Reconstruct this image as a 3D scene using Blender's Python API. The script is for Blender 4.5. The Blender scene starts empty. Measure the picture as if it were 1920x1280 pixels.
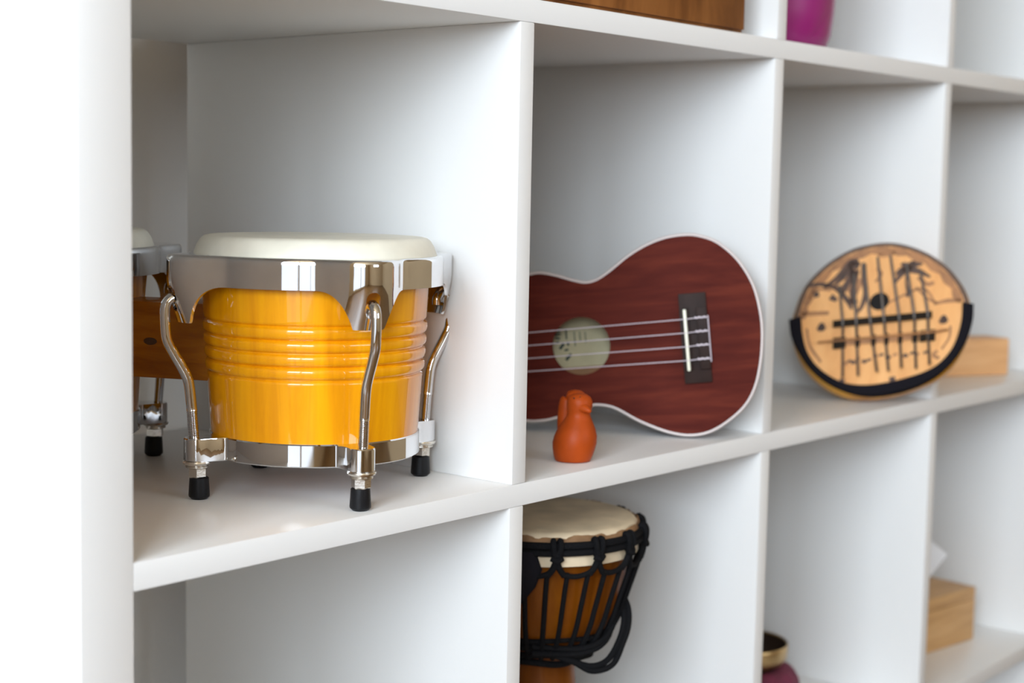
import bpy, bmesh, math, random
from math import sin, cos, pi, radians, sqrt, atan2, exp
from mathutils import Vector, Matrix

random.seed(7)
S = bpy.context.scene
COL = S.collection

# ------------------------------------------------------------------ camera
cd = bpy.data.cameras.new('camera')
cam = bpy.data.objects.new('camera', cd)
COL.objects.link(cam)
Rv = Vector((0.6432, -0.7654, 0.0192)); Uv = Vector((0.0626, 0.0775, 0.9950)); Fv = Vector((0.7631, 0.6388, -0.0977))
Fv.normalize(); Rv = (Rv - Fv * Rv.dot(Fv)).normalized(); Uv = Rv.cross(Fv)
M = Matrix.Identity(4)
for i in range(3):
    M[i][0] = Rv[i]; M[i][1] = Uv[i]; M[i][2] = -Fv[i]
M[0][3], M[1][3], M[2][3] = -0.5361, -0.7266, 0.2171
cam.matrix_world = M
cd.sensor_fit = 'HORIZONTAL'; cd.sensor_width = 36.0
cd.lens = 36.0 * 2943.8 / 1920.0
cd.clip_start = 0.05
cd.dof.use_dof = True
cd.dof.focus_distance = 1.10
cd.dof.aperture_fstop = 5.6
S.camera = cam

# ------------------------------------------------------------------ world, light, exposure
S.view_settings.view_transform = 'Standard'
S.view_settings.look = 'None'
S.view_settings.gamma = 1.0
S.view_settings.use_curve_mapping = False
S.view_settings.exposure = 0.10
W = bpy.data.worlds.new('World'); S.world = W
W.use_nodes = True
W.node_tree.nodes['Background'].inputs[0].default_value = (0.75, 0.85, 1.0, 1)
W.node_tree.nodes['Background'].inputs[1].default_value = 0.6

ZF, ZC = -0.73, 2.0            # floor and ceiling heights (mid shelf top is z = 0)
XL, XR, YB, YF = -2.3, 3.4, 0.445, -4.4
WZ0, WZM, WZ1 = -0.62, 0.36, 1.80    # tall window: sill, transom, head
WIN = [(-0.48, -2.60)]
FWX0, FWX1, FWZ0, FWZ1 = -0.45, 1.45, 0.55, 1.88   # added unseen window behind the camera, holds the fill lamp
def daylight_and_fill(y0, y1, z0, z1, power, col):
    ld = bpy.data.lights.new('daylight_and_fill', 'AREA'); ld.shape = 'RECTANGLE'
    ld.size = abs(y1 - y0); ld.size_y = z1 - z0
    ld.energy = power; ld.color = col
    o = bpy.data.objects.new('daylight_and_fill', ld); COL.objects.link(o)
    o.location = (XL - 0.22, (y0 + y1) / 2, (z0 + z1) / 2)
    o.rotation_euler = (radians(90), 0, radians(-90))       # shines into the room (+x)
daylight_and_fill(*WIN[0], WZM, WZ1, 172.0, (0.77, 0.885, 1.0))      # sky seen through the upper panes
daylight_and_fill(*WIN[0], WZ0, WZM, 6.0, (0.90, 0.95, 1.0))       # ground and balcony seen through the lower panes
ld = bpy.data.lights.new('daylight_and_fill', 'AREA'); ld.shape = 'RECTANGLE'; ld.size = FWX1 - FWX0; ld.size_y = FWZ1 - FWZ0  # added fill lamp, brightens the shelf fronts from behind the camera
ld.energy = 54.0; ld.color = (0.74, 0.86, 1.0)
o = bpy.data.objects.new('daylight_and_fill', ld); COL.objects.link(o)
o.location = ((FWX0 + FWX1) / 2, YF - 0.22, (FWZ0 + FWZ1) / 2); o.rotation_euler = (radians(90), 0, 0)

# ------------------------------------------------------------------ material helpers
def nmat(name):
    m = bpy.data.materials.new(name); m.use_nodes = True
    b = m.node_tree.nodes['Principled BSDF']
    return m, m.node_tree.nodes, m.node_tree.links, b
def setp(b, **k):
    for n, v in k.items():
        n = n.replace('_', ' ')
        b.inputs[n].default_value = v
def plain(name, col, rough=0.5, metal=0.0, coat=0.0, coat_rough=0.03, bump=0.0, bscale=200.0, var=0.0, vscale=8.0, spec=0.5):
    m, N, L, b = nmat(name)
    setp(b, Base_Color=(*col, 1), Roughness=rough, Metallic=metal, Coat_Weight=coat, Coat_Roughness=coat_rough)
    b.inputs['Specular IOR Level'].default_value = spec
    tc = N.new('ShaderNodeTexCoord')
    if bump > 0:
        n = N.new('ShaderNodeTexNoise'); n.inputs['Scale'].default_value = bscale; n.inputs['Detail'].default_value = 4
        bp = N.new('ShaderNodeBump'); bp.inputs['Strength'].default_value = bump; bp.inputs['Distance'].default_value = 0.002
        L.new(tc.outputs['Object'], n.inputs['Vector']); L.new(n.outputs['Fac'], bp.inputs['Height']); L.new(bp.outputs['Normal'], b.inputs['Normal'])
    if var > 0:
        n = N.new('ShaderNodeTexNoise'); n.inputs['Scale'].default_value = vscale; n.inputs['Detail'].default_value = 5
        r = N.new('ShaderNodeValToRGB')
        r.color_ramp.elements[0].position = 0.3; r.color_ramp.elements[1].position = 0.7
        r.color_ramp.elements[0].color = (*[c * (1 - var) for c in col], 1)
        r.color_ramp.elements[1].color = (*[min(1, c * (1 + var * .6)) for c in col], 1)
        L.new(tc.outputs['Object'], n.inputs['Vector']); L.new(n.outputs['Fac'], r.inputs['Fac']); L.new(r.outputs['Color'], b.inputs['Base Color'])
    return m
def wood(name, dark, mid, light, scale=(60, 60, 4), rough=0.4, coat=0.0, coat_rough=0.03, staves=0, stave_amt=0.25, wscale=1.0, bump=0.0, spec=0.5):
    m, N, L, b = nmat(name)
    b.inputs['Specular IOR Level'].default_value = spec
    setp(b, Roughness=rough, Coat_Weight=coat, Coat_Roughness=coat_rough)
    tc = N.new('ShaderNodeTexCoord')
    mp = N.new('ShaderNodeMapping'); mp.inputs['Scale'].default_value = scale
    L.new(tc.outputs['Object'], mp.inputs['Vector'])
    n = N.new('ShaderNodeTexNoise'); n.inputs['Scale'].default_value = wscale; n.inputs['Detail'].default_value = 6; n.inputs['Roughness'].default_value = 0.6
    n.inputs['Distortion'].default_value = 0.6
    vec = mp.outputs['Vector']
    fac = n.outputs['Fac']
    if staves:
        sx = N.new('ShaderNodeSeparateXYZ'); L.new(tc.outputs['Object'], sx.inputs[0])
        at = N.new('ShaderNodeMath'); at.operation = 'ARCTAN2'; L.new(sx.outputs['Y'], at.inputs[0]); L.new(sx.outputs['X'], at.inputs[1])
        mu = N.new('ShaderNodeMath'); mu.operation = 'MULTIPLY'; mu.inputs[1].default_value = staves / (2 * pi); L.new(at.outputs[0], mu.inputs[0])
        ad = N.new('ShaderNodeMath'); ad.operation = 'ADD'; ad.inputs[1].default_value = 40.35; L.new(mu.outputs[0], ad.inputs[0])
        fl = N.new('ShaderNodeMath'); fl.operation = 'FLOOR'; L.new(ad.outputs[0], fl.inputs[0])
        wn = N.new('ShaderNodeTexWhiteNoise'); wn.noise_dimensions = '1D'; L.new(fl.outputs[0], wn.inputs['W'])
        va = N.new('ShaderNodeVectorMath'); va.operation = 'ADD'; L.new(mp.outputs['Vector'], va.inputs[0])
        vs = N.new('ShaderNodeVectorMath'); vs.operation = 'SCALE'; vs.inputs['Scale'].default_value = 7.0
        L.new(wn.outputs['Color'], vs.inputs[0]); L.new(vs.outputs[0], va.inputs[1]); vec = va.outputs[0]
        m1 = N.new('ShaderNodeMath'); m1.operation = 'MULTIPLY_ADD'; m1.inputs[1].default_value = stave_amt; L.new(wn.outputs['Value'], m1.inputs[0])
        m2 = N.new('ShaderNodeMath'); m2.operation = 'ADD'; m2.inputs[1].default_value = -stave_amt * .5; L.new(n.outputs['Fac'], m2.inputs[0])
        L.new(m2.outputs[0], m1.inputs[2]); fac = m1.outputs[0]
    L.new(vec, n.inputs['Vector'])
    r = N.new('ShaderNodeValToRGB')
    e = r.color_ramp.elements
    e[0].position = 0.28; e[0].color = (*dark, 1); e[1].position = 0.72; e[1].color = (*light, 1)
    x = e.new(0.5); x.color = (*mid, 1)
    L.new(fac, r.inputs['Fac']); L.new(r.outputs['Color'], b.inputs['Base Color'])
    if bump:
        bp = N.new('ShaderNodeBump'); bp.inputs['Strength'].default_value = bump; bp.inputs['Distance'].default_value = 0.001
        L.new(n.outputs['Fac'], bp.inputs['Height']); L.new(bp.outputs['Normal'], b.inputs['Normal'])
    return m

MT = {}
MT['melamine'] = plain('white_melamine', (0.80, 0.79, 0.772), 0.32, bump=0.02, bscale=900)
MT['plaster'] = plain('white_plaster', (0.78, 0.75, 0.70), 0.85, bump=0.35, bscale=60)
MT['paint'] = plain('wall_paint', (0.56, 0.42, 0.25), 0.8, bump=0.1, bscale=150)
MT['floor'] = wood('oak_floor', (.11, .052, .016), (.17, .085, .027), (.23, .120, .040), (6, 1.2, 6), 0.4, coat=.2, coat_rough=.2, wscale=3)
MT['frame_paint'] = plain('window_frame_paint', (0.8, 0.8, 0.8), 0.4)
MT['chrome'] = plain('polished_chrome', (0.72, 0.72, 0.73), 0.05, metal=1.0, var=0.04, vscale=60)
MT['zinc'] = plain('zinc_plated_steel', (0.70, 0.66, 0.60), 0.22, metal=1.0, bump=.1, bscale=400)
MT['rubber'] = plain('black_rubber', (0.006, 0.006, 0.007), 0.42, spec=.25, bump=.1, bscale=600)
MT['honey'] = wood('honey_lacquered_wood', (.70, .235, .0001), (.86, .335, .0001), (.97, .42, .0001), (70, 70, 5), 0.4, coat=1.0, coat_rough=0.03, staves=11, stave_amt=0.30, spec=.15)
MT['block'] = wood('amber_block_wood', (.24, .065, .0003), (.36, .110, .0005), (.44, .15, .001), (14, 14, 110), 0.45, coat=.3, coat_rough=.1, spec=.2)
MT['skin'] = plain('cream_drum_skin', (0.80, 0.76, 0.64), 0.45, bump=.05, bscale=90, var=.10, vscale=35)
MT['mahogany'] = wood('mahogany', (.058, .0085, .006), (.092, .015, .0095), (.135, .025, .0135), (9, 85, 9), 0.6, spec=.06)
MT['uke_side'] = wood('dark_mahogany_side', (.05, .016, .008), (.075, .022, .010), (.10, .03, .014), (9, 9, 90), 0.35, coat=.3, coat_rough=.1)
MT['uke_inside'] = plain('raw_mahogany_inside', (.33, .17, .08), 0.8, var=.2, vscale=40)
MT['binding'] = plain('cream_binding', (.58, .50, .47), 0.4, var=.03)
MT['ebony'] = plain('dark_bridge_wood', (.026, .013, .010), 0.55, spec=.15, bump=.1, bscale=200, var=.3, vscale=60)
MT['bone'] = plain('bone_saddle', (.85, .82, .66), 0.35, var=.03)
MT['nylon'] = plain('clear_nylon_string', (.62, .55, .60), 0.25, var=.02)
MT['label'] = plain('parchment_label', (.58, .50, .30), 0.7, var=.08, vscale=80)
MT['ink'] = plain('dark_green_ink', (.03, .05, .04), 0.7, var=.1)
MT['clay'] = plain('terracotta_clay', (.38, .056, .006), 0.45, spec=.15, bump=.08, bscale=300, var=.10, vscale=90)
MT['clay_dark'] = plain('dark_clay_hole', (.05, .016, .008), 0.8, var=.1)
MT['gourd'] = wood('varnished_gourd', (.36, .13, .003), (.62, .27, .004), (.74, .36, .008), (25, 25, 25), 0.35, coat=.5, coat_rough=.1)
MT['gourd_edge'] = plain('burnt_gourd_rim', (.10, .045, .02), 0.5, var=.4, vscale=60)
MT['kface'] = wood('pale_kalimba_board', (.66, .29, .085), (.76, .37, .125), (.84, .44, .165), (40, 12, 12), 0.5, spec=.2)
MT['burn'] = plain('burnt_wood_drawing', (.075, .028, .010), 0.6, var=.5, vscale=90)
MT['burn_light'] = plain('toasted_wood_drawing', (.36, .15, .045), 0.6, var=.3, vscale=70)
MT['fabric'] = plain('black_felt_band', (.011, .010, .013), 0.9, spec=.05, bump=.3, bscale=500)
MT['tine'] = plain('steel_tine', (.10, .085, .075), 0.5, metal=1.0, var=.1)
MT['black_wood'] = plain('black_hardwood', (.012, .007, .003), 0.6, spec=.1, bump=.1)
MT['hole'] = plain('hole_shade_disc', (.006, .004, .003), 0.9, var=.1)
MT['djembe'] = wood('djembe_wood', (.10, .024, .0001), (.16, .041, .0002), (.21, .06, .0004), (40, 40, 5), 0.5, coat=.15, coat_rough=.2, spec=.2)
MT['goat'] = plain('goat_skin', (.66, .53, .36), 0.6, bump=.15, bscale=80, var=.25, vscale=28)
MT['goat_edge'] = plain('rough_skin_edge', (.25, .13, .055), 0.75, bump=.3, bscale=140, var=.35, vscale=50)
MT['rope'] = plain('black_braided_rope', (.007, .007, .008), 0.8, spec=.1, bump=.6, bscale=700)
MT['cajon'] = wood('brown_burl_wood', (.10, .032, .008), (.21, .076, .019), (.31, .12, .032), (26, 26, 7), 0.5, spec=.12)
MT['purple'] = plain('purple_plastic', (.27, .010, .135), 0.4, coat=.2, coat_rough=.15, var=.06)
MT['pine'] = wood('pale_pine', (.66, .34, .15), (.76, .42, .19), (.82, .48, .23), (14, 14, 90), 0.5)
MT['pine_warm'] = wood('golden_pine', (.46, .25, .095), (.56, .32, .13), (.64, .38, .17), (9, 30, 70), 0.5)
MT['paper'] = plain('white_card', (.78, .78, .79), 0.75, bump=.03)
MT['brass'] = plain('aged_brass', (.46, .31, .14), 0.35, metal=.9, bump=.15, bscale=120, var=.2, vscale=40)
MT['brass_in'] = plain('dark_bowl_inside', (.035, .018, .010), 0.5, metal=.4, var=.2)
MT['cushion'] = plain('plum_cushion_cloth', (.17, .022, .055), 0.85, bump=.4, bscale=260, var=.3, vscale=60)

# ------------------------------------------------------------------ mesh helpers
def finish(name, bm, mats, parent=None, loc=(0, 0, 0), rot=(0, 0, 0), smooth=True, angle=35, mods=None):
    bmesh.ops.recalc_face_normals(bm, faces=bm.faces[:])
    if smooth:
        a = radians(angle)
        for f in bm.faces: f.smooth = True
        for e in bm.edges:
            if len(e.link_faces) == 2 and e.calc_face_angle(0) > a: e.smooth = False
    me = bpy.data.meshes.new(name); bm.to_mesh(me); bm.free()
    if not isinstance(mats, (list, tuple)): mats = [mats]
    for m in mats: me.materials.append(MT[m])
    o = bpy.data.objects.new(name, me); COL.objects.link(o)
    o.location = loc; o.rotation_euler = rot
    if parent: o.parent = parent
    return o
def thing(name, label, cat, loc=(0, 0, 0), rot=None, group=None):
    o = bpy.data.objects.new(name, None); COL.objects.link(o); o.empty_display_size = 0.05
    o.location = loc
    if rot is not None: o.rotation_euler = rot
    o['label'] = label; o['category'] = cat
    if group: o['group'] = group
    return o
def tag(o, label, cat): o['label'] = label; o['category'] = cat; return o
def struct(o): o['kind'] = 'structure'; return o
def copy_part(o, parent, rotz):
    c = o.copy(); COL.objects.link(c); c.parent = parent; c.rotation_euler = (0, 0, rotz)
    for ch in o.children:
        d = ch.copy(); COL.objects.link(d); d.parent = c
    return c
def box(bm, x0, x1, y0, y1, z0, z1, mi=0, bev=0.0, mat=None):
    r = bmesh.ops.create_cube(bm, size=1.0)
    vs = r['verts']
    for v in vs:
        v.co = Vector(((x0 + x1) / 2 + v.co.x * (x1 - x0), (y0 + y1) / 2 + v.co.y * (y1 - y0), (z0 + z1) / 2 + v.co.z * (z1 - z0)))
        if mat is not None: v.co = mat @ v.co
    fs = set(f for v in vs for f in v.link_faces)
    for f in fs: f.material_index = mi
    if bev > 0:
        es = list(set(e for v in vs for e in v.link_edges))
        r2 = bmesh.ops.bevel(bm, geom=es, offset=bev, segments=2, affect='EDGES', profile=0.6)
        for f in r2['faces']: f.material_index = mi
def rings(bm, loops, closed=True, cap0=False, cap1=False, mi=0, wrap=False):
    """loops: list of lists of Vectors with equal count; skins between successive loops."""
    vl = [[bm.verts.new(p) for p in lp] for lp in loops]
    n = len(vl[0]); R = len(vl)
    rr = range(R if wrap else R - 1)
    for i in rr:
        a, b = vl[i], vl[(i + 1) % R]
        for j in range(n if closed else n - 1):
            k = (j + 1) % n
            f = bm.faces.new((a[j], a[k], b[k], b[j])); f.material_index = mi
    if cap0: bm.faces.new(vl[0]).material_index = mi
    if cap1: bm.faces.new(vl[-1]).material_index = mi
    return vl
def lathe(bm, prof, seg=96, mi=0, cap0=False, cap1=False, c=(0, 0), wrap=False):
    loops = [[Vector((c[0] + r * cos(2 * pi * j / seg), c[1] + r * sin(2 * pi * j / seg), z)) for j in range(seg)] for r, z in prof]
    return rings(bm, loops, True, cap0, cap1, mi, wrap)
def spline(pts, n=8, closed=False):
    P = [Vector(p) for p in pts]; out = []
    m = len(P)
    for i in range(m if closed else m - 1):
        p0 = P[(i - 1) % m] if closed or i > 0 else P[0] * 2 - P[1]
        p1 = P[i]; p2 = P[(i + 1) % m]
        p3 = P[(i + 2) % m] if closed or i + 2 < m else P[-1] * 2 - P[-2]
        for k in range(n):
            t = k / n
            out.append(0.5 * ((2 * p1) + (p2 - p0) * t + (2 * p0 - 5 * p1 + 4 * p2 - p3) * t * t + (3 * p1 - p0 - 3 * p2 + p3) * t ** 3))
    if not closed: out.append(P[-1].copy())
    return out
def tube(bm, path, rad, seg=12, closed=False, mi=0, flat=1.0):
    P = [Vector(p) for p in path]; n = len(P)
    if not hasattr(rad, '__len__'): rad = [rad] * n
    loops = []; up = None
    for i in range(n):
        if closed: t = P[(i + 1) % n] - P[i - 1]
        else: t = P[min(i + 1, n - 1)] - P[max(i - 1, 0)]
        t.normalize()
        if up is None:
            up = Vector((0, 0, 1)) if abs(t.z) < .9 else Vector((1, 0, 0))
        up = (up - t * up.dot(t)).normalized()
        s = t.cross(up)
        loops.append([P[i] + (s * cos(2 * pi * j / seg) + up * sin(2 * pi * j / seg) * flat) * rad[i] for j in range(seg)])
    rings(bm, loops, True, not closed, not closed, mi, wrap=closed)
def sphere(bm, c, r, seg=24, scale=(1, 1, 1), mi=0, mat=None):
    res = bmesh.ops.create_uvsphere(bm, u_segments=seg, v_segments=seg // 2 + 2, radius=r)
    for v in res['verts']:
        p = Vector((v.co.x * scale[0], v.co.y * scale[1], v.co.z * scale[2]))
        if mat is not None: p = mat @ p
        v.co = p + Vector(c)
    for f in set(f for v in res['verts'] for f in v.link_faces): f.material_index = mi
def ribbon(bm, pts, w, z=0.0, mi=0, n=5, th=0.0003):
    """thin raised stroke lying in the local xy plane"""
    P = spline([(p[0], p[1], 0) for p in pts], n) if len(pts) > 2 else [Vector((p[0], p[1], 0)) for p in pts]
    ws = w if hasattr(w, '__len__') else None
    loops = []
    for i, p in enumerate(P):
        t = P[min(i + 1, len(P) - 1)] - P[max(i - 1, 0)]
        if t.length < 1e-9: t = Vector((1, 0, 0))
        t.normalize(); s = Vector((-t.y, t.x, 0))
        ww = w
        if ws: f = i / (len(P) - 1) * (len(ws) - 1); k = min(int(f), len(ws) - 2); ww = ws[k] + (ws[k + 1] - ws[k]) * (f - k)
        h = Vector((0, 0, th))
        b = p + Vector((0, 0, z))
        loops.append([b + s * ww / 2 - h * .5, b + s * ww / 2 + h, b - s * ww / 2 + h, b - s * ww / 2 - h * .5])
    rings(bm, loops, True, True, True, mi)
def boolean_cut(o, cutter_bm):
    me = bpy.data.meshes.new('cut'); cutter_bm.to_mesh(me); cutter_bm.free()
    c = bpy.data.objects.new('cut', me); COL.objects.link(c)
    md = o.modifiers.new('cut', 'BOOLEAN'); md.operation = 'DIFFERENCE'; md.solver = 'EXACT'; md.object = c
    dg = bpy.context.evaluated_depsgraph_get()
    new = bpy.data.meshes.new_from_object(o.evaluated_get(dg))
    o.modifiers.clear(); old = o.data; o.data = new; new.name = old.name
    bpy.data.objects.remove(c); bpy.data.meshes.remove(me); bpy.data.meshes.remove(old)

# ------------------------------------------------------------------ the room
def slab(name, x0, x1, y0, y1, z0, z1, mat):
    bm = bmesh.new(); box(bm, x0, x1, y0, y1, z0, z1)
    return struct(finish(name, bm, mat, smooth=False))
slab('floor', XL - .2, XR + .2, YF - .2, YB + .2, ZF - .1, ZF, 'floor')
slab('ceiling', XL - .2, XR + .2, YF - .2, YB + .2, ZC, ZC + .1, 'paint')
slab('wall_back', XL - .2, XR + .2, YB, YB + .15, ZF, ZC, 'plaster')
bm = bmesh.new()
box(bm, XL - .2, FWX0, YF - .15, YF, ZF, ZC); box(bm, FWX1, XR + .2, YF - .15, YF, ZF, ZC)
box(bm, FWX0, FWX1, YF - .15, YF, ZF, FWZ0); box(bm, FWX0, FWX1, YF - .15, YF, FWZ1, ZC)  # wall left open for the added fill window
struct(finish('wall_front', bm, 'paint', smooth=False))
bm = bmesh.new(); w = .05; y0, y1 = YF - .10, YF - .05; xm = (FWX0 + FWX1) / 2
for a, b, c, d in ((FWX0, FWX0 + w, FWZ0, FWZ1), (FWX1 - w, FWX1, FWZ0, FWZ1), (FWX0, FWX1, FWZ0, FWZ0 + w), (FWX0, FWX1, FWZ1 - w, FWZ1), (xm - .045, xm + .045, FWZ0, FWZ1)): box(bm, a, b, y0, y1, c, d)
struct(finish('window_2', bm, 'frame_paint', smooth=False))  # frame of the added window, in front of the fill lamp
slab('wall_right', XR, XR + .15, YF, YB, ZF, ZC, 'paint')
bm = bmesh.new()                                     # left wall pierced by the window opening
box(bm, XL - .15, XL, YF, YB, ZF, WZ0); box(bm, XL - .15, XL, YF, YB, WZ1, ZC)
ys = [YB, WIN[0][0], WIN[0][1], YF]
for a, b in ((0, 1), (2, 3)): box(bm, XL - .15, XL, ys[b], ys[a], WZ0, WZ1)
struct(finish('wall_left', bm, 'paint', smooth=False))
for k, (y0, y1) in enumerate(WIN):
    bm = bmesh.new(); w = .05; x0, x1 = XL - .10, XL - .05
    box(bm, x0, x1, y1, y1 + w, WZ0, WZ1); box(bm, x0, x1, y0 - w, y0, WZ0, WZ1)
    box(bm, x0, x1, y1, y0, WZ0, WZ0 + w); box(bm, x0, x1, y1, y0, WZ1 - w, WZ1)
    ym = (y0 + y1) / 2; box(bm, x0, x1, ym - .045, ym + .045, WZ0, WZ1); box(bm, x0, x1, y1, y0, WZM - .03, WZM + .03)
    struct(finish('window_%d' % (k + 1), bm, 'frame_paint', smooth=False))

# ------------------------------------------------------------------ the cube shelf
CW, T, TS, TO, D = .335, .0155, .0169, .0355, .3755
WX = CW * 5 + T * 4
shelf = thing('cube_shelf', 'big white open cube shelf with no back panel, filled with instruments', 'shelf', (0, 0, 0))
def board(name, x0, x1, z0, z1, y0=0.0, y1=D):
    bm = bmesh.new(); box(bm, x0, x1, y0, y1, z0, z1, bev=.0009)
    return finish(name, bm, 'melamine', shelf)
TOPS = [-.6945, -.3365, 0.0, .3519, .7039]
ZTOP = 1.039
for i, z in enumerate(TOPS[1:]): board('shelf_board', 0, WX, z - TS, z)
board('base_panel', 0, WX, ZF, TOPS[0])
board('top_panel', -TO, WX + TO, ZTOP, ZTOP + TO)
board('side_panel', -TO, 0, ZF, ZTOP); board('side_panel', WX, WX + TO, ZF, ZTOP)
shift = {(1, 0): -.0020, (1, 1): 0, (1, 2): -.001, (2, 0): 0, (2, 1): .0008, (2, 2): -.002, (3, 0): .003, (3, 1): .003, (3, 2): 0}
for r in range(5):
    z0 = TOPS[r]; z1 = TOPS[r + 1] - TS if r < 4 else ZTOP
    for c in range(4):
        x = CW + c * (CW + T) + shift.get((r, c), 0)
        board('divider', x, x + T, z0, z1)

# ------------------------------------------------------------------ bongos
C1 = Vector((.229, .0965, 0)); C2 = Vector((.1335, .3145, 0))
LUGS = [-113.0, -15.0, 75.0, 165.0]
bongo = thing('bongo_drums', 'pair of honey-coloured wooden bongo drums with chrome hoops', 'bongos', C1)
R0 = .0905
HW = .0400
def bump_at(d):          # d = arc distance to lug centre
    return .0208 * cos(pi / 2 * min(1, abs(d) / HW)) ** 2
def tongue_z(d):
    d = abs(d)
    if d < .0108: return .1222
    u = (d - .0108) / .0265
    if u >= 1: return .1472
    return .1472 - .025 * (1 - u) ** 3.1
def build_drum(off, lugs, dr):       # dr widens every radius
    # shell with turned grooves
    gro = [.122, .1126, .1037, .0946, .0856]
    def rs(z):
        r = .0728 + dr + (z - .03) / .12 * .0078
        for g in gro:
            r -= .0016 * exp(-((z - g) / .0011) ** 2)
        for a, b in zip(gro[:-1], gro[1:]):
            m = (a + b) / 2; t = (z - m) / ((a - b) / 2)
            if abs(t) < 1: r += .0011 * (1 - t * t)
        return r
    n = 150
    prof = [(rs(.031 + (.160 - .031) * i / n), .031 + (.160 - .031) * i / n) for i in range(n + 1)]
    inner = [(r - .007, z) for r, z in (prof[-1], prof[0])]
    bm = bmesh.new(); lathe(bm, prof + inner, 128, wrap=True)
    finish('shell', bm, 'honey', bongo, off)
    # head
    hp = [(.0862, .1645), (.0856, .1680), (.0835, .1738), (.0808, .1780), (.0785, .1797), (.0755, .1804), (.07, .1806), (.05, .1806), (.025, .1806), (.004, .1806)]
    bm = bmesh.new(); lathe(bm, [(r + dr * min(1, r / .07), z) for r, z in hp], 128, cap1=True)
    finish('drum_head', bm, 'skin', bongo, off)
    # hoop: closed profile swept round, bulging and dropping a tongue at every lug
    cols = []
    nc = 480
    for j in range(nc):
        th = 2 * pi * j / nc
        dmin = min((((th - radians(a) + pi) % (2 * pi)) - pi for a in lugs), key=abs) * .100
        b = bump_at(dmin); r = R0 + dr + b; zb = tongue_z(dmin); wgt = b / .0208
        def rad(z): return r - (max(0, .151 - z) / .029) ** 1.2 * .0078 * wgt
        out = [(.0852 + dr, .1655), (.0852 + dr, .1672), (.0860 + dr, .1680), (r - .0034, .1680), (r - .0016, .1677), (r - .0005, .1667), (r, .1650), (r, .1630)]
        m = 9
        out += [(rad(z), z) for z in [.1630 + (zb - .1630) * k / m for k in range(1, m + 1)]]
        inn = [(rad(z) - .0022, z) for z in [zb + .0002 + (.1630 - zb) * k / m for k in range(0, m)]]
        inn += [(r - .0022, .1650), (r - .0030, .1655)]
        cols.append([Vector((q * cos(th), q * sin(th), z)) for q, z in out + inn])
    bm = bmesh.new(); rings(bm, cols, True, wrap=True)
    hoop = finish('hoop', bm, 'chrome', bongo, (0, 0, 0), angle=50)
    cb = bmesh.new()
    for a in lugs:
        rot = Matrix.Rotation(radians(a), 4, 'Z')
        pts = []
        w = .0049; z0, z1 = .1345, .1425
        for k in range(13): t = pi * k / 12; pts.append((w * cos(t), z1 + w * sin(t)))
        for k in range(13): t = pi + pi * k / 12; pts.append((w * cos(t), z0 + w * sin(t)))
        rings(cb, [[rot @ Vector((x, p[0], p[1])) for p in pts] for x in (.098 + dr, .125 + dr)], True, True, True)
    bmesh.ops.recalc_face_normals(cb, faces=cb.faces[:])
    hoop.parent = None
    boolean_cut(hoop, cb)
    hb = bmesh.new(); hb.from_mesh(hoop.data)
    for f in hb.faces: f.smooth = True
    for e in hb.edges:
        e.smooth = not (len(e.link_faces) == 2 and e.calc_face_angle(0) > radians(40))
    hb.to_mesh(hoop.data); hb.free()
    hoop.parent = bongo; hoop.location = off
    # bottom ring with ears
    ne = 720; zs = [(0, .0268), (0, .0272), (0, .0425), (0, .0428)]
    outl = []
    for j in range(ne):
        th = 2 * pi * j / ne
        dmin = abs(min((((th - radians(a) + pi) % (2 * pi)) - pi for a in lugs), key=abs)) * .088
        r = .0748
        if dmin < .0085: r = max(r, .0912 + sqrt(.0085 ** 2 - dmin ** 2))
        elif dmin < .0150:
            u = (dmin - .0085) / .0065; r = .0748 + .0150 * (1 - u) ** 2.6
        outl.append((r + dr, th))
    def loop(ins, z): return [Vector(((r - ins) * cos(t), (r - ins) * sin(t), z)) for r, t in outl]
    inl = lambda z: [Vector(((.0708 + dr) * cos(t), (.0708 + dr) * sin(t), z)) for r, t in outl]
    bm = bmesh.new()
    rings(bm, [inl(.0268), loop(.0008, .0268), loop(0, .0276), loop(0, .0418), loop(.0008, .0426), inl(.0426)], True, wrap=True)
    finish('bottom_ring', bm, 'chrome', bongo, off, angle=30)
    # tuning rod with washer, nut and rubber foot (built along +x, then turned to every lug)
    pth = spline([(.1015, 0, .1285), (.1020, 0, .1340), (.1065, 0, .1388), (.1120, 0, .1362), (.1138, 0, .1300), (.1134, 0, .1180), (.1122, 0, .1105), (.1085, 0, .1030), (.1010, 0, .0905), (.0975, 0, .0832), (.0960, 0, .0760), (.0945, 0, .0620)], 8)
    pth = [q + Vector((dr, 0, 0)) for q in pth]; rd = [.0036] * len(pth)
    p0, p1 = Vector((.0945 + dr, 0, .0620)), Vector((.0905 + dr, 0, .0120))
    nt = 170
    for k in range(1, nt + 1):
        q = p0.lerp(p1, k / nt); pth.append(q); rd.append(.0033 + (.0004 if k % 4 in (1, 2) else -.0002))
    bm = bmesh.new(); tube(bm, pth, rd, 16)
    first = finish('tuning_rod', bm, 'chrome', bongo, off, (0, 0, radians(lugs[0])), angle=60)
    bm = bmesh.new(); cx = .0908 + dr
    lathe(bm, [(.0035, .0268), (.0096, .0268), (.0100, .0258), (.0094, .0246), (.0072, .0240), (.0072, .0236), (.0078, .0232), (.0078, .0222), (.0035, .0222)], 32, c=(cx, 0), wrap=True)
    finish('washer', bm, 'zinc', first, angle=40)
    bm = bmesh.new(); cx = .0902 + dr
    lathe(bm, [(.0050, .0221), (.0060, .0221), (.0066, .0213), (.0066, .0160), (.0060, .0152), (.0048, .0152)], 6, c=(cx, 0), cap0=True, cap1=True)
    finish('nut', bm, 'zinc', first, smooth=False)
    bm = bmesh.new(); cx = .0892 + dr
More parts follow.
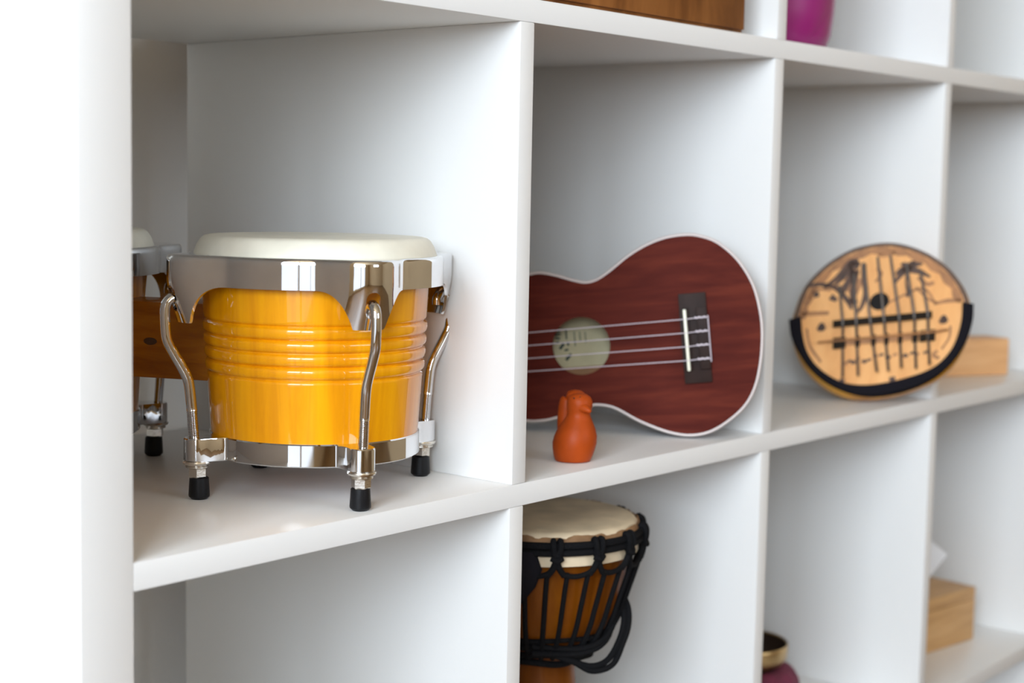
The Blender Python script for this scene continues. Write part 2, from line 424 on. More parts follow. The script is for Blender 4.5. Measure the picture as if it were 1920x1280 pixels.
    lathe(bm, [(.0035, .0151), (.0061, .0151), (.0066, .0146), (.0073, .0028), (.0071, .0018), (.0052, 0.0), (.001, 0.0)], 40, c=(cx, 0), cap0=True, cap1=True)
    finish('rubber_foot', bm, 'rubber', first, angle=30)
    for a in lugs[1:]: copy_part(first, bongo, radians(a)).location = off
build_drum((0, 0, 0), LUGS, 0)
build_drum(C2 - C1, [-110.0, -20.0, 70.0, 160.0], .010)
d12 = (C2 - C1); L12 = d12.length; ang = atan2(d12.y, d12.x)
bm = bmesh.new()
box(bm, .070, L12 - .080, -.021, .021, .0748, .1302, bev=.0015)
blk = finish('connecting_block', bm, 'block', bongo, (0, 0, 0), (0, 0, ang))
bm = bmesh.new()                                       # dark knot in the block's front face
sphere(bm, (L12 * .505, .0212, .1015), .0036, 16, (1.5, .12, .75))
finish('wood_knot', bm, 'burn', blk)

# ------------------------------------------------------------------ ukulele
Xu = Vector((.5185, -.8476, .1129)); Zu = Vector((-.8551, -.5138, .0698))
Zu.normalize(); Xu = (Xu - Zu * Xu.dot(Zu)).normalized(); Yu = Zu.cross(Xu)
Ou = Vector((.5655, .1154, .0783))
Mu = Matrix((( Xu.x, Yu.x, Zu.x), (Xu.y, Yu.y, Zu.y), (Xu.z, Yu.z, Zu.z)))
uke = thing('ukulele', 'mahogany ukulele with pale binding lying on its side behind the clay bird', 'ukulele', Ou, Mu.to_euler())
UO = [(-0.09, 0.029), (-0.0885, 0.04), (-0.08, 0.053), (-0.062, 0.0648), (-0.0421, 0.0685), (-0.0308, 0.0691), (-0.0163, 0.0653), (-0.0036, 0.0605), (0.0076, 0.0573), (0.0176, 0.0587), (0.0295, 0.0652), (0.0467, 0.0769), (0.0636, 0.0853), (0.0802, 0.0902), (0.0962, 0.0915), (0.109, 0.09), (0.1245, 0.0838), (0.1379, 0.0722), (0.1479, 0.0585), (0.156, 0.0403), (0.1598, 0.019), (0.1603, -0.0001), (0.1572, -0.0241), (0.1505, -0.0474), (0.1397, -0.0644), (0.1227, -0.0777), (0.1062, -0.0854), (0.0898, -0.0871), (0.0741, -0.0841), (0.0585, -0.0779), (0.0428, -0.0697), (0.0289, -0.0605), (0.0196, -0.0562), (0.0099, -0.0543), (0.0032, -0.055), (-0.012, -0.0595), (-0.0269, -0.063), (-0.0386, -0.0647), (-0.057, -0.0632), (-0.078, -0.051), (-0.088, -0.039), (-0.09, -0.029)]
uo = spline([(x, y, 0) for x, y in UO], 6, True)
# resample by angle round the sound hole centre so the top can carry the hole
def polar(pts, n, cx=0, cy=0):
    an = sorted([(atan2(p.y - cy, p.x - cx) % (2 * pi), (p - Vector((cx, cy, 0))).length) for p in pts])
    out = []
    for k in range(n):
        t = 2 * pi * k / n
        lo = max([a for a in an if a[0] <= t], default=(an[-1][0] - 2 * pi, an[-1][1]))
        hi = min([a for a in an if a[0] > t], default=(an[0][0] + 2 * pi, an[0][1]))
        f = (t - lo[0]) / (hi[0] - lo[0]); r = lo[1] + (hi[1] - lo[1]) * f
        out.append(Vector((cx + r * cos(t), cy + r * sin(t), 0)))
    return out
NP = 240
ol = polar(uo, NP)
def inset(pts, d):
    out = []
    n = len(pts)
    for i in range(n):
        t = (pts[(i + 1) % n] - pts[i - 1]).normalized()
        out.append(pts[i] + Vector((-t.y, t.x, 0)) * d)
    return out
def atz(pts, z): return [Vector((p.x, p.y, z)) for p in pts]
hole = [Vector((.0256 * cos(2 * pi * k / NP), .0256 * sin(2 * pi * k / NP), 0)) for k in range(NP)]
inn = inset(ol, .0024)
bm = bmesh.new()
mids = [[hole[k].lerp(inn[k], f) for k in range(NP)] for f in (0, .2, .5, .8, 1)]
lp = [atz(m, 0) for m in mids] + [atz(mids[-1], -.002)] + [atz(m, -.002) for m in reversed(mids[:-1])]
rings(bm, lp, True, wrap=True)
finish('top_plate', bm, 'mahogany', uke, angle=40)
bm = bmesh.new()
rings(bm, [atz(inn, -.0022), atz(inn, .0003), atz(inset(ol, .0008), .0004), atz(ol, -.0006), atz(ol, -.0024)], True, wrap=True)
finish('binding', bm, 'binding', uke, angle=40)
DU = -.043
def taper(z0): return [Vector((p.x, p.y, z0)) for p in inset(ol, .0006)]
bm = bmesh.new()
rings(bm, [taper(-.0024), taper(DU), atz(inset(ol, .003), DU), atz(inset(ol, .003), -.0024)], True, wrap=True)
finish('side', bm, 'uke_side', uke, angle=40)
bm = bmesh.new()
a, b = inset(ol, .0030), inset(ol, .0006)
vl = rings(bm, [atz(a, DU + .001), atz(a, DU + .0025), ], True)
bm.faces.new(vl[1]); bm.faces.new(vl[0])
finish('back_plate', bm, 'uke_inside', uke, angle=40)
bm = bmesh.new()
zl = DU + .0029
box(bm, -.0355, .022, -.0195, .031, zl - .0003, zl)
def stroke(x0, y0, x1, y1, w): ribbon(bm, [(x0 - .0135, y0), (x1 - .0135, y1)], w, zl + .0001, 1, th=.0002)
# lettering printed sideways on the label: two bars, a dot, two slanted strokes, small columns
for s in [(-.0146, .0145, -.0090, .0150, .0022), (-.0146, .0112, -.0090, .0117, .0020), (-.0146, .0085, -.0100, .0075, .0018), (-.0125, .0032, -.0125, .0052, .0025),
          (-.0110, -.0020, -.0068, .0025, .0026), (-.0068, -.0035, -.0030, -.0030, .0018), (-.0060, -.0125, -.0008, -.0072, .0026), (-.0040, .0150, -.0040, .0065, .0014), (-.0030, .0040, -.0030, .0005, .0020),
          (.0035, .0130, .0035, -.0005, .0008), (.0085, .0125, .0085, .0040, .0008), (.0135, .0120, .0135, .0020, .0007)]: stroke(*s)
finish('label', bm, ['label', 'ink'], uke, smooth=False)
# bridge
bm = bmesh.new(); yc = -.0009
box(bm, .0888, .1128, yc - .0395, yc + .0395, 0, .0028, bev=.0006)
box(bm, .0888, .0968, -.0285, .0258, .0020, .0062, bev=.0006)
box(bm, .1033, .1128, -.0285, .0258, .0020, .0062, bev=.0008)
br = finish('bridge', bm, 'ebony', uke, angle=30)
bm = bmesh.new(); box(bm, .0921, .0949, -.0292, .0248, .0040, .0092, bev=.0010)
finish('saddle', bm, 'bone', br)
for y0, yn in ((.0162, .0128), (.0042, .0042), (-.0078, -.0044), (-.0199, -.0130)):
    bm = bmesh.new()
    tube(bm, [(.1126, y0 + .0006, .0030), (.1123, y0 + .0006, .0066), (.1030, y0 + .0004, .0068), (.0935, y0, .0094), (-.095, y0 * .75 + yn * .25, .0100), (-.245, yn, .0080)], .00042, 8)
    kp = [(.1122 - .0021 * k, y0 + .0006 + (.0003 if k % 2 else -.0003), .0070) for k in range(6)]
    tube(bm, kp, [.0008, .0010, .0008, .0010, .0009, .0011], 8)
    finish('string', bm, 'nylon', uke)
bm = bmesh.new(); tube(bm, [(.1132, -.0225, .0045), (.1132, .0182, .0045)], .0006, 8)
finish('string_tie', bm, 'nylon', br)
# neck, fretboard and head (mostly behind the divider)
bm = bmesh.new()
sec = lambda x, w, d: [Vector((x, w * cos(pi + pi * k / 12), -.0005 + d * sin(pi + pi * k / 12))) for k in range(13)]
rings(bm, [sec(-.092, .0225, .026), sec(-.110, .0215, .018), sec(-.240, .0180, .015), sec(-.247, .019, .012)], True, True, True)
hd = [(-.247, .018), (-.258, .024), (-.290, .028), (-.302, .026), (-.305, 0)]
outl = hd + [(x, -y) for x, y in reversed(hd[:-1])]
rings(bm, [[Vector((x, y, z)) for x, y in outl] for z in (-.013, -.001)], True, True, True)
finish('neck', bm, 'uke_side', uke)
bm = bmesh.new(); box(bm, -.246, -.078, -.0185, .0185, .0002, .0042, bev=.0005)
fb = finish('fretboard', bm, 'ebony', uke)
bm = bmesh.new()
for k in range(11): x = -.244 + .33 * (1 - 2 ** (-(k + 1) / 12)); box(bm, x - .0005, x + .0005, -.0185, .0185, .0040, .0049)
finish('fret', bm, 'chrome', fb)
for x, s in ((-.268, 1), (-.288, 1), (-.268, -1), (-.288, -1)):
    bm = bmesh.new(); tube(bm, [(x, s * .017, -.016), (x, s * .017, .007)], .0028, 12); tube(bm, [(x, s * .017, -.0155), (x, s * .034, -.0155)], .0018, 8); sphere(bm, (x, s * .038, -.0155), .0065, 12, (.5, 1, 1))
    finish('tuning_peg', bm, 'chrome', uke)

# ------------------------------------------------------------------ terracotta bird whistle
bird = thing('bird_whistle', 'small terracotta bird-shaped whistle standing in front of the ukulele', 'whistle', (.4489, .0322, 0), (0, 0, atan2(-.7654, .6432)))
bm = bmesh.new()
prof = [(.0100, .0000, 0), (.0140, .0006, 0), (.0149, .0025, 0), (.0158, .0052, .0002), (.0171, .0105, .0007), (.0177, .0150, .0012), (.0171, .0205, .0019), (.0150, .0265, .0026), (.0120, .0320, .0033), (.0098, .0360, .0038),
        (.0091, .0385, .0041), (.0096, .0410, .0044), (.0103, .0450, .0046), (.0101, .0490, .0046), (.0087, .0520, .0045), (.0058, .0540, .0043), (.0020, .0548, .0042)]
sg = 40
rings(bm, [[Vector((sx + r * cos(2 * pi * k / sg), r * .95 * sin(2 * pi * k / sg), z)) for k in range(sg)] for r, z, sx in prof], True, True, True)
body = finish('body', bm, 'clay', bird, angle=60)
bm = bmesh.new()
bl = [((.0062, -.0060, .0440), .0048, .0042), ((.0090, -.0088, .0436), .0038, .0034), ((.0112, -.0112, .0428), .0025, .0024), ((.0126, -.0127, .0422), .0014, .0013), ((.0130, -.0131, .0420), .0004, .0004)]
ax = Vector((.7, -.7, -.05)).normalized(); sd = Vector((.7, .7, 0)); upv = ax.cross(sd) * -1
rings(bm, [[Vector(c) + sd * (a * cos(2 * pi * k / 20)) + upv * (b * sin(2 * pi * k / 20)) for k in range(20)] for c, a, b in bl], True, True, True)
finish('beak', bm, 'clay', body, angle=60)
bm = bmesh.new(); sphere(bm, (.0045, -.0068, .0520), .0011, 10); sphere(bm, (-.0004, -.0075, .0517), .0007, 8)
finish('eye', bm, 'clay_dark', body)
bm = bmesh.new()                                          # mouthpiece / tail rising behind the head
tube(bm, spline([(-.0055, .006, .016), (-.0066, .0095, .028), (-.0062, .0105, .040), (-.0056, .0105, .0478), (-.0050, .0105, .0498)], 5), [.0062] * 12 + [.0060, .0058, .0056, .0054, .0050, .0044, .0034, .0026, .0012], 20)
finish('tail', bm, 'clay', bird, angle=60)
bm = bmesh.new()
tube(bm, spline([(.0015, .010, .034), (.0015, .0105, .046), (.0015, .0105, .0525), (.0015, .0105, .0562)], 5), [.0078] * 8 + [.0077, .0076, .0074, .0071, .0066, .0058, .0044, .0015], 20)
finish('mouthpiece', bm, 'clay', bird, angle=60)

# ------------------------------------------------------------------ gourd kalimba
def kfin(name, bm, mats, parent, **kw):            # the gourd sits turned a little in its own plane
    for v in bm.verts: v.co.y = (v.co.y + .1256 * v.co.x) / .9815
    return finish(name, bm, mats, parent, **kw)
Xk = Vector((.454, -.891, 0)); Zk = Vector((-.8715, -.4441, .2079)); Xk.normalize(); Zk = (Zk - Xk * Zk.dot(Xk)).normalized(); Yk = Zk.cross(Xk)
Mk = Matrix(((Xk.x, Yk.x, Zk.x), (Xk.y, Yk.y, Zk.y), (Xk.z, Yk.z, Zk.z)))
kal = thing('kalimba', 'round gourd thumb piano with burnt drawings and metal tines', 'kalimba', (.9550, .0232, .0850), Mk.to_euler())
rim = [(-.0865, .0110), (-.0835, .0250), (-.0755, .0452), (-.0564, .0640), (-.0343, .0760), (-.0135, .0803), (.0073, .0799), (.0267, .0742), (.0461, .0640), (.064, .0494), (.0775, .0316), (.0850, .0146),
       (.0862, -.0065), (.0800, -.0278), (.0696, -.0440), (.0552, -.0555), (.0358, -.0632), (.0130, -.0678), (-.0108, -.0688), (-.0315, -.0645), (-.0505, -.0547), (-.0665, -.0405), (-.0778, -.0242), (-.0848, -.0055)]
rm = [p for p in spline([(x, y, 0) for x, y in rim], 5, True)]
def rs_(s, z, dy=0.0): return [Vector((p.x * s, p.y * s + dy, z)) for p in rm]
bm = bmesh.new()
rings(bm, [rs_(.93, .0004), rs_(1.0, .0004), rs_(1.035, -.004, -.001), rs_(1.06, -.014, -.004), rs_(1.055, -.026, -.0055), rs_(.98, -.039, -.005), rs_(.82, -.050, -.003), rs_(.58, -.058, 0), rs_(.30, -.062, 0), rs_(.06, -.063, 0)], True, False, True)
kfin('gourd_bowl', bm, 'gourd', kal, angle=60)
bm = bmesh.new()
rings(bm, [rs_(.965, .0003), rs_(.975, .0016), rs_(1.005, .0014), rs_(1.022, -.0010), rs_(1.0, -.002)], True, wrap=True)
kfin('rim', bm, 'gourd_edge', kal, angle=50)
bm = bmesh.new()
vl = rings(bm, [rs_(.975, -.002), rs_(.975, .0010)], True); bm.faces.new(vl[1]); bm.faces.new(vl[0])
FZ = .0010
wide = lambda w: [q * 1.3 for q in w] if hasattr(w, '__len__') else w * 1.3
B = lambda pts, w, mi=1: ribbon(bm, pts, wide(w), FZ + (.0001 if mi == 2 else .0004), mi)
# burnt drawing: hut, ground line, stones, palm, hill, side triangles, sun dots and running marks
B([(-.0768, .0440), (-.0636, .0447), (-.0472, .0395), (-.0354, .0265), (-.0300, .0160)], [.0025, .003, .0035, .004, .002])
B([(-.0590, .0405), (-.0461, .0500), (-.0337, .0633), (-.0250, .0645)], [.003, .004, .006, .006])
B([(-.0500, .0400), (-.0400, .0500), (-.0310, .0600)], [.002, .0035, .005])
B([(-.0420, .0335), (-.0350, .0440), (-.0280, .0560)], [.006, .005, .007])
B([(-.0285, .0560), (-.0290, .0420), (-.0305, .0310), (-.0270, .0200), (-.0240, .0110)], [.008, .004, .0035, .003, .002])
B([(-.0195, .0620), (-.0185, .0460), (-.0165, .0320), (-.0190, .0200), (-.0225, .0130)], [.004, .0045, .004, .0035, .0025])
B([(-.0330, .0270), (-.0290, .0230), (-.0250, .0250)], .004)
B([(-.0240, .0600), (-.0300, .0625), (-.0345, .0600)], .006)
B([(-.0440, .0470), (-.0380, .0520), (-.0290, .0600)], [.003, .008, .010], 2)
B([(-.0320, .0330), (-.0245, .0480)], .011, 2)
B([(-.0690, .0340), (-.0640, .0352)], .0045); B([(-.0520, .0310), (-.0455, .0265)], [.005, .003])
B([(-.0740, .0300), (-.0680, .0395), (-.0520, .0380)], .002, 2)
B([(-.0815, .0155), (-.0700, .0150), (-.0530, .0142)], [.0038, .0035, .003], 2)
B([(.0526, .0140), (.0660, .0160), (.0800, .0150)], [.002, .0032, .003], 2)
B([(.0060, .0190), (.0400, .0310), (.0545, .0140)], [.0015, .002, .0015], 2)
for a, b in (((.0130, .0480), 0), ((.0180, .0580), 0), ((.0330, .0590), 0), ((.0400, .0560), 0), ((.0480, .0420), 0), ((.0120, .0380), 0)):
    B([(.0245, .0520), ((.0245 + a[0]) / 2, (.0540 + a[1]) / 2 + .001), a], [.005, .0045, .0015])
B([(.0245, .0520), (.0235, .0540)], .008)
B([(.0250, .0500), (.0240, .0390), (.0265, .0270), (.0250, .0240)], [.002, .0015, .0025, .003])
B([(.0340, .0330), (.0462, .0200), (.0560, .0150)], .0015, 2)
B([(.0360, .0430), (.0450, .0350), (.0520, .0360)], .003, 2)
B([(-.0050, .0700), (.0010, .0690), (.0120, .0705)], .003, 2); B([(-.0060, .0560), (-.0010, .0500), (-.0070, .0420)], .002, 2)
for x, y in ((-.0601, .0000), (.0627, -.0030)):
    B([(x - .0032, y - .0028), (x + .0002, y + .0030), (x + .0034, y - .0026)], .0030); B([(x - .003, y - .0015), (x + .003, y - .0015)], .004)
sq = [(-.0342, -.040), (-.0300, -.0382), (-.0260, -.0395), (-.0215, -.0362), (-.0150, -.0395), (-.0102, -.0385), (-.004, -.0345), (.0023, -.0342), (.0088, -.0371), (.0160, -.0352), (.0262, -.0369), (.0330, -.0350), (.0372, -.0362), (.0466, -.0354)]
for k, (x, y) in enumerate(sq): B([(x - .0022, y - .0006), (x, y + .0011), (x + .0022, y + (.0004 if k % 2 else -.0008))], .0018 if k % 2 else .0024, 1 if k % 3 else 2)
B([(.0580, -.0340), (.0540, -.0380), (.0600, -.0420)], .0025, 2); B([(.0700, -.0100), (.0690, -.0220), (.0620, -.0330)], .0018, 2)
B([(-.0750, .0000), (-.0710, -.0180), (-.0590, -.0360)], .002, 2)
for t0 in range(0, 11): 
    x, y = rim[t0]; x2, y2 = rim[t0 + 1]
    B([(x * .93, y * .93), ((x + x2) / 2 * .925, (y + y2) / 2 * .925), (x2 * .93, y2 * .93)], [.004, .007, .004], 2)
B([(-.0390, -.0560), (-.0340, -.0575)], .003); B([(.0110, -.0595), (.0170, -.0588)], .0035)
# sound hole as a dark disc, the hollow's shade put into its colour
hv = [Vector((-.0020 + .0098 * cos(2 * pi * k / 32), .0216 + .0090 * sin(2 * pi * k / 32), 0)) for k in range(32)]
vl = rings(bm, [atz(hv, FZ - .0005), atz(hv, FZ + .0006)], True, mi=3); f = bm.faces.new(vl[1]); f.material_index = 3
kfin('face_board', bm, ['kface', 'burn', 'burn_light', 'hole'], kal, smooth=False)
# black felt band hugging the lower half
bo = spline([(-.0940, .0110, 0), (-.0907, -.0058, 0), (-.0817, -.0246, 0), (-.0695, -.042, 0), (-.0527, -.0572, 0), (-.0313, -.0686, 0), (-.0088, -.0741, 0), (.0165, -.0732, 0), (.0399, -.0678, 0), (.06, -.0582, 0), (.0751, -.0442, 0), (.0854, -.0274, 0), (.0917, -.0071, 0), (.0922, .0106, 0)], 5)
bi = spline([(-.0814, .0132, 0), (-.079, -.0051, 0), (-.0736, -.0237, 0), (-.0632, -.0392, 0), (-.0481, -.0519, 0), (-.0317, -.06, 0), (-.0124, -.0633, 0), (.0098, -.0622, 0), (.0317, -.0583, 0), (.0504, -.0526, 0), (.0641, -.0433, 0), (.0745, -.0281, 0), (.0803, -.0061, 0), (.0809, .0132, 0)], 5)
bm = bmesh.new()
lo = []
for p, q in zip(bo, bi):
    lo.append([Vector((q.x, q.y, .0012)), Vector((q.x, q.y, .0030)), Vector((p.x * .985, p.y * .985, .0032)), Vector((p.x, p.y, .0014)), Vector((p.x * 1.005, p.y * 1.01 - .0005, -.012)), Vector((p.x * .985, p.y * .985, -.012)), Vector((p.x * .96, p.y * .96, .0008))])
rings(bm, lo, True, True, True)
kfin('felt_band', bm, 'fabric', kal, angle=40)
# bridge, clamp bar and tines
bm = bmesh.new(); Rm = Matrix.Translation((.0013, .0022, 0)) @ Matrix.Rotation(radians(.6), 4, 'Z')
box(bm, -.0497, .0497, -.0034, .0034, FZ, .0085, bev=.0008, mat=Rm)
kfin('bridge_bar', bm, 'black_wood', kal)
bm = bmesh.new(); tube(bm, [(-.0630, -.0158, .0052), (-.0458, -.0158, .0055), (.0540, -.0150, .0055), (.0672, -.0138, .0052)], .0013, 10)
box(bm, -.0458, .0540, -.0210, -.0150, FZ, .0035, bev=.0008)
rod = kfin('clamp_bar', bm, 'burn_light', kal)
for x, w in ((-.0440, .0035), (-.0375, .0030), (-.0225, .0022), (-.0065, .0022), (.0065, .0022), (.0203, .0022), (.0350, .0028), (.0430, .0035), (.0515, .0035)):
    bm = bmesh.new(); box(bm, x - w, x + w, -.0240, -.0125, .0030, .0062, bev=.0006); kfin('staple', bm, 'black_wood', kal)
tb = [(-.036, -.0545), (-.0205, -.0541), (-.0018, -.0516), (.0097, -.0517), (.0224, -.0495), (.037, -.0515), (.0502, -.0486)]
tm = [(-.0383, .0011), (-.0247, .0016), (-.0106, .0020), (.0032, .0020), (.0183, .0027), (.0333, .0026), (.0467, .0031)]
tt = [(-.0433, .041), (-.0292, .0512), (-.0200, .0626), (-.0058, .067), (.007, .0674), (.0233, .0585), (.038, .0481)]
for a, b, c in zip(tb, tm, tt):
    bm = bmesh.new(); ym = -.0155
    f = (ym - b[1]) / (a[1] - b[1]); xm = b[0] + (a[0] - b[0]) * f
    tube(bm, spline([(a[0], a[1], .0125), ((a[0] + xm) / 2, (a[1] + ym) / 2, .0075), (xm, ym, .0045), (b[0], b[1], .0095), ((b[0] + c[0]) / 2, (b[1] + c[1]) / 2, .0085), (c[0], c[1], .0060)], 4), .0013, 8, flat=.7)
    kfin('tine', bm, 'tine', kal)

# ------------------------------------------------------------------ djembe
ZL = -.3365
DJ = Vector((.484, .0885, ZL))
def dfin(name, bm, mats, parent, **kw):            # slimmer towards the rim
    for v in bm.verts:
        k = 1 - .040 * max(0, min(1, (v.co.z + ZL + .150) / .06)); v.co.x *= k; v.co.y *= k
    return finish(name, bm, mats, parent, **kw)
dj = thing('djembe', 'brown djembe hand drum laced with black rope, on the lower shelf', 'djembe', DJ)
Hh = -.058 - ZL
zz = lambda w: w - ZL
prof = [(.058, 0), (.060, .004), (.057, .03), (.045, .075), (.034, .115), (.0295, .140), (.0300, .155), (.034, zz(-.172)), (.0445, zz(-.162)), (.0555, zz(-.150)), (.0640, zz(-.134)), (.0700, zz(-.112)), (.0750, zz(-.092)), (.0785, zz(-.078)), (.0800, zz(-.066))]
pr = [(p.x, p.y) for p in spline([(a, b, 0) for a, b in prof], 3)]
bm = bmesh.new(); lathe(bm, pr, 96, cap0=True, cap1=True)
dfin('body', bm, 'djembe', dj, angle=60)
bm = bmesh.new(); lathe(bm, [(.0835, zz(-.083)), (.0832, zz(-.070)), (.0822, zz(-.0600)), (.0800, zz(-.0572)), (.0760, zz(-.0562)), (.04, zz(-.0560)), (.003, zz(-.0560))], 96, cap1=True)
dfin('drum_head', bm, 'goat', dj, angle=60)
bm = bmesh.new()                               # shaggy cut edge of the skin turned up inside the rope ring
lpa = []; 
for j in range(160):
    t = 2 * pi * j / 160
    wv = .0014 * sin(9 * t + 1) + .0010 * sin(23 * t) + .0007 * sin(41 * t + 2)
    lpa.append([Vector((r * cos(t), r * sin(t), z)) for r, z in ((.0838, zz(-.071)), (.0848, zz(-.0640)), (.0842, zz(-.0600) + wv * .6), (.0824 + wv * .6, zz(-.0588) + wv * .7), (.0826, zz(-.0660)))])
rings(bm, lpa, True, wrap=True)
dfin('skin_edge', bm, 'goat_edge', dj, angle=60)
def ring_path(r, z, n=96, wob=0.0, ph=0): return [Vector(((r + wob * sin(7 * t + ph)) * cos(t), (r + wob * sin(7 * t + ph)) * sin(t), z + wob * sin(5 * t + ph))) for t in [2 * pi * k / n for k in range(n)]]
bm = bmesh.new(); tube(bm, ring_path(.0862, zz(-.0655)), .0031, 10, True); tube(bm, ring_path(.0868, zz(-.0712)), .0027, 10, True)
dfin('rope_ring', bm, 'rope', dj)
bm = bmesh.new(); tube(bm, ring_path(.0565, zz(-.1505), wob=.0006), .0022, 10, True); tube(bm, ring_path(.0470, zz(-.1655), wob=.0008, ph=1), .0026, 10, True); tube(bm, ring_path(.0525, zz(-.1570), wob=.0010, ph=2), .0020, 10, True); tube(bm, ring_path(.0415, zz(-.1735), wob=.0010, ph=3), .0028, 10, True)
dfin('rope_ring', bm, 'rope', dj)
NH = 15
def P3(r, t, z): return Vector((r * cos(t), r * sin(t), z))
bm0 = bmesh.new()                              # hitch knot built at angle 0
for s in (-1, 1):
    tube(bm0, spline([P3(.0835, s * .030, zz(-.0630)), P3(.0880, s * .034, zz(-.0608)), P3(.0906, s * .034, zz(-.0650)), P3(.0902, s * .022, zz(-.0720)), P3(.0890, s * .010, zz(-.0775)), P3(.0876, s * .030, zz(-.0835)), P3(.0858, s * .080, zz(-.0895))], 4), .0026, 8)
tube(bm0, spline([P3(.0895, -.05, zz(-.0745)), P3(.0915, 0, zz(-.0765)), P3(.0895, .05, zz(-.0745))], 4), .0026, 8)
sphere(bm0, P3(.0880, 0, zz(-.0720)), .0048, 12)
bm1 = bmesh.new()                              # straight strand at angle 0
tube(bm1, spline([P3(.0856, 0, zz(-.0880)), P3(.0812, -.008, zz(-.1000)), P3(.0735, -.016, zz(-.1200)), P3(.0672, -.024, zz(-.1370)), P3(.0590, -.032, zz(-.1520)), P3(.0460, -.04, zz(-.1680))], 4), .0022, 8)
bm2 = bmesh.new()                              # swag of rope between neighbouring knots
st = 2 * pi / NH
tube(bm2, spline([P3(.0862, .07, zz(-.0890)), P3(.0858, st * .5, zz(-.0905)), P3(.0866, st - .07, zz(-.0870)), P3(.0885, st - .01, zz(-.0775))], 4), .0022, 8)
k0 = dfin('knot', bm0, 'rope', dj); s0 = dfin('rope_strand', bm1, 'rope', dj); w0 = dfin('rope_swag', bm2, 'rope', dj)
A0 = radians(-134.0)
for k in range(NH):
    a = A0 + st * k
    for src, offs in ((k0, (0,)), (s0, (-.085, .085 + .03)), (w0, (0,))):
        for o_ in offs:
            if k == 0 and o_ == offs[0]: src.rotation_euler = (0, 0, a + o_); continue
            copy_part(src, dj, a + o_)
# surplus rope loop on the right and black strap on the left
ri = Vector((.66, -.75, 0)); fr = Vector((-.75, -.66, 0))
bm = bmesh.new()
def LP(l, f_, z): return ri * l + fr * f_ + Vector((0, 0, zz(z)))
for dx in (0, .0040):
    tube(bm, spline([LP(.066, .012, -.118), LP(.0680 + dx, .020, -.130), LP(.0675 + dx, .028, -.143), LP(.0620 + dx, .036, -.157), LP(.053 + dx, .044, -.1690 - dx), LP(.040, .050, -.1725 - dx), LP(.024, .053, -.168), LP(.002, .053, -.161), LP(-.020, .050, -.157)], 6), .0026, 8)
for k in range(2):
    tube(bm, spline([LP(.060 - .002 * k, .010 + .006 * k, -.112 - .003 * k), LP(.064 - .004 * k, .020 + .004 * k, -.130), LP(.052, .040, -.150 - .003 * k), LP(.030, .053, -.157 - .004 * k), LP(-.01, .056, -.155 - .006 * k)], 6), .0024, 8)
dfin('rope_loop', bm, 'rope', dj)
bm = bmesh.new()
pts = [((-.020, .0845), -.070, .0100), ((-.017, .0865), -.085, .0125), ((-.020, .0825), -.100, .0105), ((-.028, .0720), -.116, .0080), ((-.036, .0600), -.130, .0060)]
loops = []
for (l, f_), z, w in pts:
    c = LP(l, f_, z); loops.append([c + ri * w + fr * -.002, c + ri * w * .7 + fr * .004, c - ri * w * .7 + fr * .004, c - ri * w + fr * -.002, c - fr * .003])
rings(bm, loops, True, True, True)
dfin('strap', bm, 'fabric', dj, angle=60)

# ------------------------------------------------------------------ singing bowl on its ring cushion
BC = Vector((.9225, .1545, ZL))
bm = bmesh.new(); tube(bm, [Vector((.043 * cos(2 * pi * k / 64), .043 * sin(2 * pi * k / 64), .0190)) for k in range(64)], [.0190 + .0006 * sin(k * pi / 2) for k in range(64)], 20, True)
tag(finish('ring_cushion', bm, 'cushion', None, BC), 'plum red cloth ring cushion under the singing bowl', 'cushion')
bowl = thing('singing_bowl', 'brass singing bowl standing on a plum ring cushion', 'bowl', BC + Vector((0, 0, .0215)))
bm = bmesh.new(); lathe(bm, [(.003, 0), (.016, .0), (.0215, .0035), (.0330, .0185), (.0430, .0210), (.0475, .0270), (.0485, .0380), (.0485, .0415), (.0475, .0425), (.0460, .0412)], 72, cap0=True)
finish('outside', bm, 'brass', bowl, angle=50)
bm = bmesh.new(); lathe(bm, [(.0460, .0412), (.0455, .030), (.0415, .0235), (.0320, .0205), (.0200, .0055), (.014, .0025), (.003, .002)], 72, cap1=True)
finish('inside', bm, 'brass_in', bowl, angle=50)

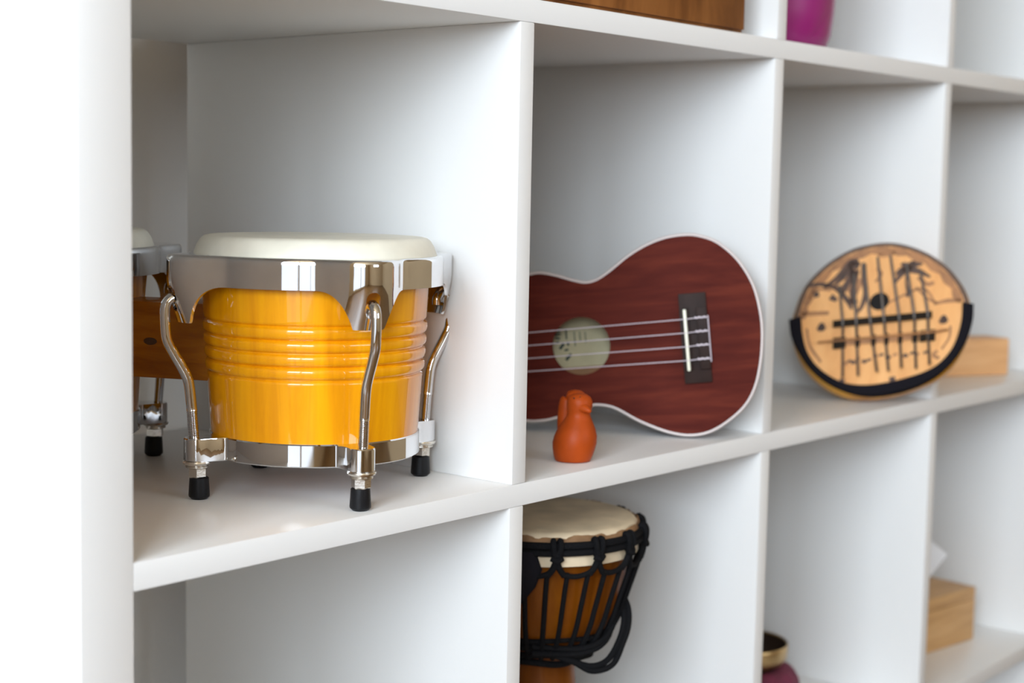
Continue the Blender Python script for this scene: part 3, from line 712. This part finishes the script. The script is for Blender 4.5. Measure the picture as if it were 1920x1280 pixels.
# ------------------------------------------------------------------ boxes and oddments
bm = bmesh.new(); box(bm, 0, .275, 0, .285, 0, .30, bev=.004)
cj = thing('box_drum', 'brown wooden box drum on the upper shelf above the ukulele', 'drum', (.3725, .010, .3519))
finish('body', bm, 'cajon', cj)
bm = bmesh.new(); box(bm, .004, .271, -.0035, .0005, .004, .296, bev=.0008); fp = finish('front_plate', bm, 'cajon', cj)
pv = thing('purple_vase', 'purple plastic petal-sided pot at the top right edge of the shelf', 'pot', (.7960, .077, .3519))
bm = bmesh.new(); lathe(bm, [(.004, 0), (.050, 0), (.0575, .004), (.0620, .015), (.0645, .035), (.0660, .070), (.0680, .10), (.0675, .15), (.0655, .15), (.066, .10), (.0625, .042), (.05, .015), (.004, .008)], 72, cap0=True, cap1=True)
finish('body', bm, 'purple', pv, angle=50)
for k, a0 in enumerate((radians(232), radians(352), radians(112))):
    bm = bmesh.new(); lo = []
    for i in range(25):
        t = i / 24; lo2 = []
        for r, z in [(.0580, .005), (.0630, .015), (.0656, .035), (.0672, .070), (.0692, .10), (.0690, .15)]:
            w = radians(52) * (0.35 + .65 * min(1, z / .06)); a = a0 + (t - .5) * 2 * w; lo2.append(Vector(((r + .0018 * sin(pi * t)) * cos(a), (r + .0018 * sin(pi * t)) * sin(a), z)))
        for r, z in [(.0675, .15), (.0676, .10), (.0654, .070), (.0638, .035), (.0612, .015), (.0565, .005)]:
            w = radians(52) * (0.35 + .65 * min(1, z / .06)); a = a0 + (t - .5) * 2 * w; lo2.append(Vector((r * cos(a), r * sin(a), z)))
        lo.append(lo2)
    rings(bm, lo, True, True, True); finish('petal', bm, 'purple', pv, angle=50)
# small pale block behind the kalimba
bm = bmesh.new(); box(bm, -.150, 0, 0, .045, 0, .0455, bev=.003)
tag(finish('wooden_block', bm, 'pine', None, (1.3195, .0335, 0), (0, 0, radians(-28.0))), 'pale wooden block on the shelf behind the thumb piano', 'block')
# golden wooden box on the lower shelf
wb = thing('wooden_box', 'golden wooden box on the lower right shelf under a white card shape', 'box', (1.3195, .0612, ZL), (0, 0, radians(-8.0)))
bm = bmesh.new(); box(bm, -.245, 0, 0, .155, 0, .0520, bev=.002); finish('body', bm, 'pine_warm', wb)
bm = bmesh.new(); box(bm, -.245, 0, 0, .155, .0523, .0675, bev=.002); finish('lid', bm, 'pine_warm', wb)
# folded white card shape on the box
bm = bmesh.new()
pg = [(.050, .043), (-.012, .090), (-.060, .053), (-.035, 0), (.018, 0)]
rings(bm, [[Vector((x * k - .004 * (1 - k), y, z)) for x, z in pg] for y, k in ((-.022, .97), (-.014, 1.0), (.014, 1.0), (.022, .97))], True, True, True)
tag(finish('paper_shape', bm, 'paper', None, (1.267, .135, ZL + .0675), (0, 0, radians(-50)), smooth=False), 'white folded card shape standing on the golden wooden box', 'card')
